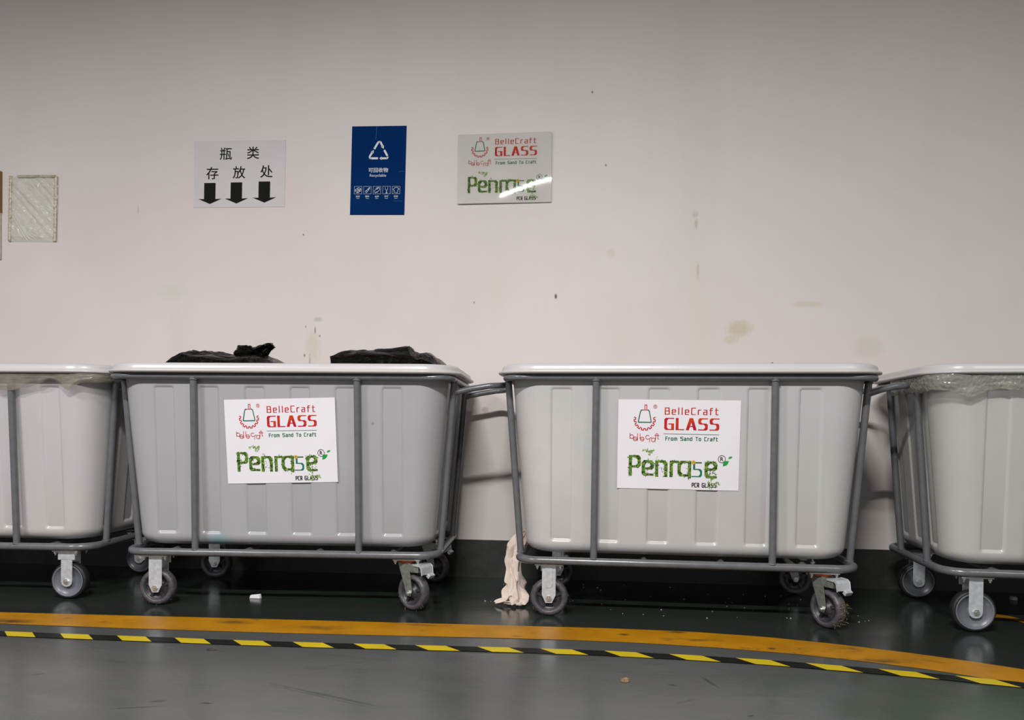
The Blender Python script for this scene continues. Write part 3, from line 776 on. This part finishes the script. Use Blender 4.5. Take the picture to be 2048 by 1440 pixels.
# ------------------------------------------------------------------ black bags in the second trolley
def bag(parent_pose, label, cx, cy, ext, top, profile, seed, ears=(), e=.38, knot=None, group='black rubbish bags in the trolleys'):
    """a filled bag: crumpled sack; profile(u,v) is the height of its top over the plan square"""
    px, py, rot = parent_pose
    mb = MB(); nu = 120; V = []; rings = []
    z0 = .30
    def foot(a, k):
        ca, sa = math.cos(a), math.sin(a)
        return math.copysign(abs(ca)**e, ca)*ext[0]*k, math.copysign(abs(sa)**e, sa)*ext[1]*k
    lev = [('s', t/14) for t in range(15)]+[('t', 1-t/26) for t in range(1, 26)]
    for kind, t in lev:
        for k in range(nu):
            a = 2*math.pi*k/nu
            if kind == 's':
                x, y = foot(a, .76+.24*t); zt = profile(x/ext[0], y/ext[1])-.016; z = z0+(zt-z0)*t
            else:
                x, y = foot(a, t); z = profile(x/ext[0], y/ext[1])-.016*t**8
            p = Vector((x*8, y*8, z*8+seed))
            rdg = (1-abs(noise.noise(p))*2.2)*.5+(1-abs(noise.noise(p*2.1+Vector((3, 1, 7))))*2.2)*.3+(1-abs(noise.noise(p*4.7))*2.2)*.2
            d = (rdg-.55)*.022
            V.append((x*(1+d*1.2), y*(1+d*1.2), z+(d if t < 1 or kind == 't' else d*.5)))
    nr = len(lev)
    F = [[i*nu+k, i*nu+(k+1) % nu, (i+1)*nu+(k+1) % nu, (i+1)*nu+k] for i in range(nr-1) for k in range(nu)]
    F += [list(range(nu))[::-1], [(nr-1)*nu+k for k in range(nu)]]
    mb.add(V, F, 0, True)
    o = obj('rubbish_bag', mb, M['bag']); thing(o, label, 'bag', group)
    o.matrix_world = Matrix.Translation((px, py, 0)) @ Matrix.Rotation(rot, 4, 'Z') @ Matrix.Translation((cx, cy, 0))
    for E in ears:
        me = MB(); n = 16; P = []
        # a gathered tongue of plastic: ribbon with folds
        base, tip, w0, w1, bend = E
        base, tip = Vector(base), Vector(tip); d = tip-base; side = Vector((d.z, 0, -d.x)).normalized()
        for i in range(n+1):
            t = i/n; c = base+d*t+side*bend*math.sin(t*math.pi)
            for j in range(9):
                s = j/8-.5; w = w0+(w1-w0)*t
                P.append(c+side*s*w+Vector((0, .02*math.sin(s*14+seed)*(.4+t), .004*math.sin(s*25+t*9))))
        me.add(P, [[i*9+j, i*9+j+1, (i+1)*9+j+1, (i+1)*9+j] for i in range(n) for j in range(8)], 0, True)
        k = obj('tied_end', me, M['bag'], o); s_ = k.modifiers.new('thickness', 'SOLIDIFY'); s_.thickness = .006; s_.offset = 0
    if knot:
        mb = MB(); V = []; nn = 28; mm = 18
        for i in range(mm+1):
            ph = math.pi*i/mm
            for k in range(nn):
                a = 2*math.pi*k/nn; d = Vector((math.sin(ph)*math.cos(a), math.sin(ph)*math.sin(a), math.cos(ph)))
                r = knot[3]*(1+.35*noise.noise(d*2.2+Vector((seed, 0, 3)))+.2*abs(noise.noise(d*6)))
                V.append((knot[0]+d.x*r*1.15, knot[1]+d.y*r, knot[2]+d.z*r*.95))
        mb.add(V, [[i*nn+k, (i+1)*nn+k, (i+1)*nn+(k+1) % nn, i*nn+(k+1) % nn] for i in range(mm) for k in range(nn)], 0, True)
        obj('knot', mb, M['bag'], o)
    return o
def interp(pts):
    def f(x):
        if x <= pts[0][0]: return pts[0][1]
        for (a, p), (b, q) in zip(pts, pts[1:]):
            if x <= b: return p+(q-p)*(x-a)/(b-a)
        return pts[-1][1]
    return f
P2 = (-1.298, 3.365, .0638)
top1 = interp([(-1, 1.0), (-.75, 1.045), (-.45, 1.09), (-.1, 1.078), (.2, 1.07), (.6, 1.07), (.85, 1.05), (1, 1.02)])
bag(P2, 'black bag with a twisted tied top poking above the trolley rim', -.345, .0, (.27, .24), 1.06, lambda u, v: top1(u)-.03*abs(v), 2.0,
    ears=(((.11, 0, 1.045), (.195, .0, 1.118), .11, .02, -.012),), knot=(.075, -.02, 1.078, .036))
top2 = interp([(-1, 1.090), (-.9, 1.092), (-.3, 1.098), (.1, 1.105), (.3, 1.112), (.42, 1.080), (.6, 1.086), (.8, 1.055), (1, 1.02)])
bag(P2, 'low crumpled black bag with a square end, at the push-handle end of the trolley', .415, .0, (.252, .24), 1.08, lambda u, v: top2(u)-.03*abs(v), 6.0, e=.22)
top3 = interp([(-1, .85), (.3, .93), (.55, 1.02), (.62, 1.052), (.70, 1.02), (1, .9)])
bag((.3626, 3.3642, -.0183), 'tip of a black bag just showing over the rim of the trolley with the rag', .32, .12, (.14, .16), 1.0, lambda u, v: top3(u)-.02*abs(v), 4.0)

# ------------------------------------------------------------------ rag hung over the base rail
def rag():
    mb = MB(); n, m = 70, 64; V = []
    # centre line in trolley-local coordinates: from behind the post, over the rail and down to the floor
    C = [(-.640, .03, .285), (-.652, .00, .290), (-.672, -.03, .275), (-.690, -.055, .235), (-.700, -.07, .19), (-.697, -.085, .14), (-.690, -.10, .09), (-.685, -.115, .045), (-.683, -.135, .016), (-.672, -.17, .010)]
    Wd = [.040, .052, .060, .064, .062, .056, .072, .092, .088, .045]
    for i in range(n+1):
        t = i/n*(len(C)-1); a = min(int(t), len(C)-2); u = t-a
        c = Vector(C[a]).lerp(Vector(C[a+1]), u); w = Wd[a]+(Wd[a+1]-Wd[a])*(u*u*(3-2*u))
        for k in range(m):
            an = 2*math.pi*k/m
            fold = .5*(1-abs(math.sin(2.5*an+t*.55+.8*noise.noise(Vector((t*.8, 3, 1))))))+.35*(1-abs(math.sin(4*an-t*.8+1)))
            f = .62+fold+.35*noise.noise(Vector((math.cos(an)*2, math.sin(an)*2, t*.9)))
            ex = math.sin(min(1, min(i, n-i)/5)*math.pi/2)**.6
            p = c+Vector((math.cos(an)*w*.55*f*ex, math.sin(an)*w*.42*f*ex, .016*noise.noise(Vector((an*2, t*2, 5)))))
            p.z = max(p.z, .002); V.append(p)
    F = [[i*m+k, i*m+(k+1) % m, (i+1)*m+(k+1) % m, (i+1)*m+k] for i in range(n) for k in range(m)]
    mb.add(V, F, 0, True); mb.add(V[:m], [list(range(m))[::-1]], 0, True); mb.add(V[-m:], [list(range(m))], 0, True)
    # trailing corner on the floor
    P = []
    for i in range(13):
        t = i/12
        for j in range(9):
            s = j/8-.5
            P.append(Vector((-.686-.080*t+.006*math.sin(t*9+s*5), -.128-.02*t+s*.085*(1-.75*t), .040-.028*t+.011*math.sin(s*22+t*4)*(1-.5*t))))
    mb.add(P, [[i*9+j, i*9+j+1, (i+1)*9+j+1, (i+1)*9+j] for i in range(12) for j in range(8)], 0, True)
    o = obj('rag', mb, M['cloth']); thing(o, 'crumpled beige rag draped over the trolley base rail and trailing to the floor', 'rag')
    o.matrix_world = Matrix.Translation((.3626, 3.3642, 0)) @ Matrix.Rotation(-.0183, 4, 'Z')
    o.modifiers.new('smooth', 'SUBSURF').levels = 1; o.modifiers['smooth'].render_levels = 1
    return o
rag()

# ------------------------------------------------------------------ signs on the wall
def panel(name, cx, cz, rot, W, H, th, mat, label, cat, bend=None, off=0, tilt=0):
    t = empty(name, (cx, WALL_Y-off, cz)); t.rotation_euler = (tilt, -rot, 0)
    thing(t, label, cat, None)
    mb = MB(); n = 20; V = []
    for j in range(n+1):
        for i in range(n+1):
            u, v = i/n-.5, j/n-.5; V.append((u*W, -th-(bend(u, v) if bend else 0), v*H))
    mb.add(V, [[j*(n+1)+i, j*(n+1)+i+1, (j+1)*(n+1)+i+1, (j+1)*(n+1)+i] for j in range(n) for i in range(n)], 0, True)
    p = obj('sign_panel', mb, mat, t); s = p.modifiers.new('thickness', 'SOLIDIFY'); s.thickness = th; s.offset = -1; p.modifiers.new('crisp', 'EDGE_SPLIT')
    return t

# bottle drop-off notice
t = panel('paper_sign', -1.8348, 2.0544, -.014, .493, .343, .0012, simple('grey_white_card', (.60, .565, .585), .45, 0, .03, 8), 'grey-white notice with black Chinese characters over three black arrows', 'sign', off=.001)
sh = Sheet(118, 115, 1770, 1275, .493, .343, -.0022)
mb = MB()
for ch, cx, cy in (('瓶', 738, 355), ('类', 1265, 345), ('存', 480, 725), ('放', 1000, 715), ('处', 1530, 705)): 
    mb = MB(); font_text(mb, sh, ch, cx, cy+8, 236, bold=.006); obj('character_lettering', mb, M['black_ink'], t)
for dx, dy in ((0, 0), (517, -6), (1058, -18)):
    mb = MB(); poly(mb, sh, [(325+dx, 922+dy), (547+dx, 922+dy), (547+dx, 1232+dy), (440+dx, 1326+dy), (325+dx, 1232+dy)])
    poly(mb, sh, [(547+dx, 1232+dy), (668+dx, 1226+dy), (440+dx, 1326+dy)]); poly(mb, sh, [(325+dx, 1232+dy), (440+dx, 1326+dy), (215+dx, 1230+dy)])
    obj('arrow_mark', mb, M['black_ink'], t)

# recyclables notice
t = panel('recycling_sign', -1.098, 2.0527, -.0195, .283, .449, .0012, simple('blue_sign_vinyl', (.0008, .026, .125), .55, 0, .06, 6, spec=.02), 'tall blue recyclables sign with a white arrow triangle', 'sign', off=.001)
sh = Sheet(94, 90, 780, 1275, .283, .449, -.0022)
mb = MB()
def band(a, b, w):
    d = (Vector(b)-Vector(a)).normalized(); nrm = Vector((-d.y, d.x))*w/2
    poly(mb, sh, [tuple(Vector(a)+nrm), tuple(Vector(b)+nrm), tuple(Vector(b)-nrm), tuple(Vector(a)-nrm)])
def head(tip, back, w):
    d = (Vector(tip)-Vector(back)).normalized(); nrm = Vector((-d.y, d.x))*w/2
    poly(mb, sh, [tuple(tip), tuple(Vector(back)+nrm), tuple(Vector(back)-nrm)])
band((421, 420), (474, 326), 29); poly(mb, sh, [(462, 322), (475, 308), (500, 304), (515, 312), (490, 330)]); band((504, 312), (540, 383), 28); head((557, 417), (537, 378), 50)
band((564, 434), (612, 520), 29); poly(mb, sh, [(626, 526), (629, 545), (618, 562), (604, 568), (600, 540)]); band((606, 554), (528, 554), 28); head((496, 554), (532, 554), 50)
band((478, 553), (372, 553), 29); poly(mb, sh, [(385, 568), (362, 562), (346, 545), (346, 522), (366, 540)]); band((356, 532), (396, 462), 28); head((414, 434), (393, 470), 50)
obj('recycling_emblem', mb, M['white_ink'], t)
mb = MB(); font_text(mb, sh, '可回收物', 486, 722, 68, bold=.010); font_text(mb, sh, 'Recyclable', 484, 804, 52)
obj('lettering', mb, M['white_ink'], t)
icons = MB()
for k, (cx, ch) in enumerate(zip((203, 338, 475, 612, 748), ('纸张', '塑料', '金属', '玻璃', '织物'))):
    cy = 1010; mb = MB()
    pen(mb, sh, [(cx-54, cy-54), (cx+54, cy-54), (cx+54, cy+54), (cx-54, cy+54), (cx-54, cy-54)], 3, 3)
    def dl(P, w=6): pen(mb, sh, [(cx+a, cy+b) for a, b in P], w, w, round_=True)
    if k == 0: dl([(-40, -5), (5, -38), (40, -20), (-5, 12), (-40, -5), (-40, 15), (-5, 40), (-5, 12)]); dl([(40, -20), (40, 5), (-5, 40)]); dl([(-20, -20), (18, -3), (18, 20)], 9)
    if k == 1: dl([(30, -40), (36, -32), (28, -24), (20, -30), (30, -40)], 7); dl([(20, -26), (-30, 20), (-15, 38), (28, -14)], 5); dl([(5, -18), (18, -4)], 8); dl([(-16, 4), (-2, 18)], 6)
    if k == 2: dl([(-35, 10), (-10, -30), (20, -42), (40, -30), (38, -5), (5, 30), (-28, 38), (-35, 10)], 5); dl([(-5, -10), (20, -35)], 10); dl([(-20, 36), (15, 20)], 8)
    if k == 3: dl([(-18, -38), (-18, -10), (0, 2), (18, -10), (18, -38)], 4); dl([(0, 2), (0, 34)], 7); dl([(-14, 40), (14, 40)], 8)
    if k == 4: dl([(-10, -40), (-42, -10), (-25, 5), (-30, 30), (20, 38), (28, -8), (44, -14), (12, -42), (0, -34), (-10, -40)], 5)
    font_text(mb, sh, ch, cx, cy+90, 28, bold=.010); pen(mb, sh, [(cx-20, cy+119), (cx+20, cy+119)], 4, 4)
    obj('pictogram', mb, M['white_ink'], t)
mb = MB(); pen(mb, sh, [(448, 98), (446, 180), (440, 290)], 4, 4); pen(mb, sh, [(780, 748), (858, 740)], 4, 3); pen(mb, sh, [(715, 1163), (840, 1170)], 3, 3)
obj('scratch_mark', mb, simple('pale_blue_scratch', (.02, .13, .30), .5), t)

# acrylic company plate
def acr():
    m, nt, b = newmat('milky_acrylic_backing'); b.inputs['Roughness'].default_value = .6; b.inputs['Specular IOR Level'].default_value = .1
    nt.links.new(ramp(nt, ntex(nt, 4, 3), [(.3, (.60, .585, .57)), (.7, (.66, .64, .62))]), b.inputs['Base Color']); return m
def bend(u, v): return .006-.0043*v+.0085*sstep(-.35, .6, u)*v
t = panel('acrylic_sign', -.4518, 2.0453, 0.0, .4700, .3455, .004, acr(), 'glossy acrylic company plate on the wall with a white glare streak', 'sign', bend=bend, off=.0)
class BentSheet(Sheet):
    def p(s, x, y, lift=0):
        q = Sheet.p(s, x, y, lift); return (q[0], -.0046-bend(q[0]/s.W, q[2]/s.H)-lift, q[2])
brand_sheet(t, BentSheet(80, 75, 1772, 1302, .47, .3455), 21)
def clear_front():
    m = bpy.data.materials.new('clear_gloss_acrylic'); m.use_nodes = True; nt = m.node_tree; nt.nodes.clear()
    out = nt.nodes.new('ShaderNodeOutputMaterial'); mx = nt.nodes.new('ShaderNodeMixShader'); tr = nt.nodes.new('ShaderNodeBsdfTransparent'); gl = nt.nodes.new('ShaderNodeBsdfGlossy')
    fr = nt.nodes.new('ShaderNodeFresnel'); fr.inputs[0].default_value = 1.49; gl.inputs['Roughness'].default_value = .02; tr.inputs[0].default_value = (.97, .97, .96, 1)
    nt.links.new(fr.outputs[0], mx.inputs[0]); nt.links.new(tr.outputs[0], mx.inputs[1]); nt.links.new(gl.outputs[0], mx.inputs[2]); nt.links.new(mx.outputs[0], out.inputs[0])
    mb = MB(); n = 48; V = []
    for j in range(n+1):
        for i in range(n+1): u, v = i/n-.5, j/n-.5; V.append((u*.470, -.0068-bend(u, v), v*.3455))
    mb.add(V, [[j*(n+1)+i, j*(n+1)+i+1, (j+1)*(n+1)+i+1, (j+1)*(n+1)+i] for j in range(n) for i in range(n)], 0, True)
    obj('clear_front', mb, m, t)
clear_front()

# clear pouch
def pouch():
    t = empty('wall_pouch', (-2.980, WALL_Y, 1.897)); t.rotation_euler = (0, .022, 0)
    thing(t, 'wrinkled clear plastic pouch with yellowed tape edges stuck on the wall', 'pouch')
    W, H = .273, .350; mb = MB(); n, m = 110, 140; V = []
    for j in range(m+1):
        for i in range(n+1):
            u, v = i/n-.5, j/m-.5; x, z = u*W, v*H
            f = min(1, min(.5-abs(u), .5-abs(v))*14)
            # two long diagonal creases and many small wrinkles
            d1 = (v+.0)+(u+.42)*1.05+.09*math.sin((u+.5)*3.2); d2 = d1+.075
            c = .010*math.exp(-(d1/.014)**2)+.009*math.exp(-(d2/.013)**2) if u > -.45 and v < .12 else 0
            w = .014*abs(noise.noise(Vector((u*3+v*3, v*7+u*5, 1.5))))+.006*abs(noise.noise(Vector((u*8, v*22+u*9, 7))))
            V.append((x, -.003-f*(.004+w+c), z))
    mb.add(V, [[j*(n+1)+i, j*(n+1)+i+1, (j+1)*(n+1)+i+1, (j+1)*(n+1)+i] for j in range(m) for i in range(n)], 0, True)
    obj('film_sheet', mb, film_mat('pouch_film', .60, (.78, .79, .70), .17, .25), t)
    tapem = simple('yellowed_tape', (.60, .52, .38), .25, 0, .45, 75, .6, 90)
    for sx, ww in ((-1, .014), (1, .016)):
        mb = MB(); P = []
        for j in range(41):
            v = j/40-.5
            for k in range(4):
                q = (k/3-.5)*ww; P.append((sx*(W/2-ww*.45)+q+.0025*noise.noise(Vector((v*55, sx*4, k))), -.0125-.003*abs(noise.noise(Vector((v*40, k*2, sx)))), v*H*.99))
        mb.add(P, [[j*4+k, j*4+k+1, (j+1)*4+k+1, (j+1)*4+k] for j in range(40) for k in range(3)], 0, True)
        o = obj('tape_edge', mb, tapem, t); s = o.modifiers.new('thickness', 'SOLIDIFY'); s.thickness = .003; s.offset = -1
    mb = MB(); box(mb, (.02, -.012, H/2-.004), (W*.8, .003, .012)); obj('tape_edge', mb, simple('olive_tape', (.44, .41, .30), .3, 0, .3, 40), t)
pouch()
# board whose edge just enters the frame
t = empty('notice_board', (-3.30, WALL_Y, 1.87)); thing(t, 'edge of a brown board on the wall beside the clear pouch', 'board')
mb = MB(); box(mb, (0, -.008, .12), (.276, .014, .22)); obj('board_panel', mb, simple('brown_board', (.22, .11, .02), .5), t)
mb = MB(); box(mb, (0, -.005, -.115), (.270, .008, .25)); obj('lower_sheet', mb, simple('pale_sheet', (.50, .46, .38), .4), t)

# ------------------------------------------------------------------ litter on the floor
def flake(name, label, cat, x, y, pts, h, mat, rot=0):
    mb = MB(); n = len(pts); c, s = math.cos(rot), math.sin(rot)
    P = [(c*a-s*b, s*a+c*b) for a, b in pts]
    V = [(a, b, 0.0005) for a, b in P]+[(a*.9, b*.9, z) for (a, b), z in zip(P, h)]
    mb.add(V, [list(range(n))[::-1], list(range(n, 2*n))]+[[i, (i+1) % n, n+(i+1) % n, n+i] for i in range(n)])
    return thing(obj(name, mb, mat, None, (x, y, .0006)), label, cat)
flake('paper_scrap', 'small white paper scrap standing on the dark floor under the bag trolley', 'paper', -1.455, 3.205, [(-.024, -.004), (.022, -.004), (.026, .006), (-.022, .006)], [.012, .015, .019, .014], M['paper'])
flake('pebble', 'small tan pebble on the grey floor in front of the rag trolley', 'stone', .103, 2.309, [(-.014, -.004), (-.004, -.012), (.010, -.008), (.015, .003), (.004, .010), (-.010, .008)], [.006, .008, .010, .007, .009, .006], simple('tan_stone', (.20, .13, .07), .8, 0, .4, 90))
flake('dry_leaf', 'small dark dry leaf on the grey floor just in front of the hazard tape', 'leaf', -1.264, 2.45, [(-.018, -.002), (-.005, -.010), (.012, -.006), (.020, .002), (.004, .008), (-.010, .007)], [.003, .008, .005, .003, .006, .004], simple('dry_leaf', (.035, .03, .02), .7, 0, .3, 90))
flake('bottle_cap', 'small pale bottle cap on dark floor behind the bubble-wrap trolley', 'cap', 1.885, 3.66, [(.016*math.cos(k*.698), .016*math.sin(k*.698)) for k in range(9)], [.014]*9, simple('pale_cap', (.45, .45, .45), .4))

def crumbs():
    rnd = random.Random(4); mb = MB()
    for k in range(70):
        x = rnd.uniform(-.5, 1.1); y = 3.12+rnd.random()**1.5*.62 if x > -.2 else rnd.uniform(3.2, 3.7)
        r = rnd.uniform(.0015, .0045); a = rnd.uniform(0, 6.28)
        V = [(x+r*math.cos(a+q*1.257)*rnd.uniform(.6, 1.4), y+r*math.sin(a+q*1.257), .0008) for q in range(5)]+[(x, y, .0008+r*.8)]
        mb.add(V, [[q, (q+1) % 5, 5] for q in range(5)]+[[4, 3, 2, 1, 0]])
    o = obj('crumbs', mb, simple('pale_crumbs', (.45, .42, .36), .8)); thing(o, 'scattered pale crumbs on the dark floor under the rag trolley', 'crumbs'); o['kind'] = 'stuff'
crumbs()
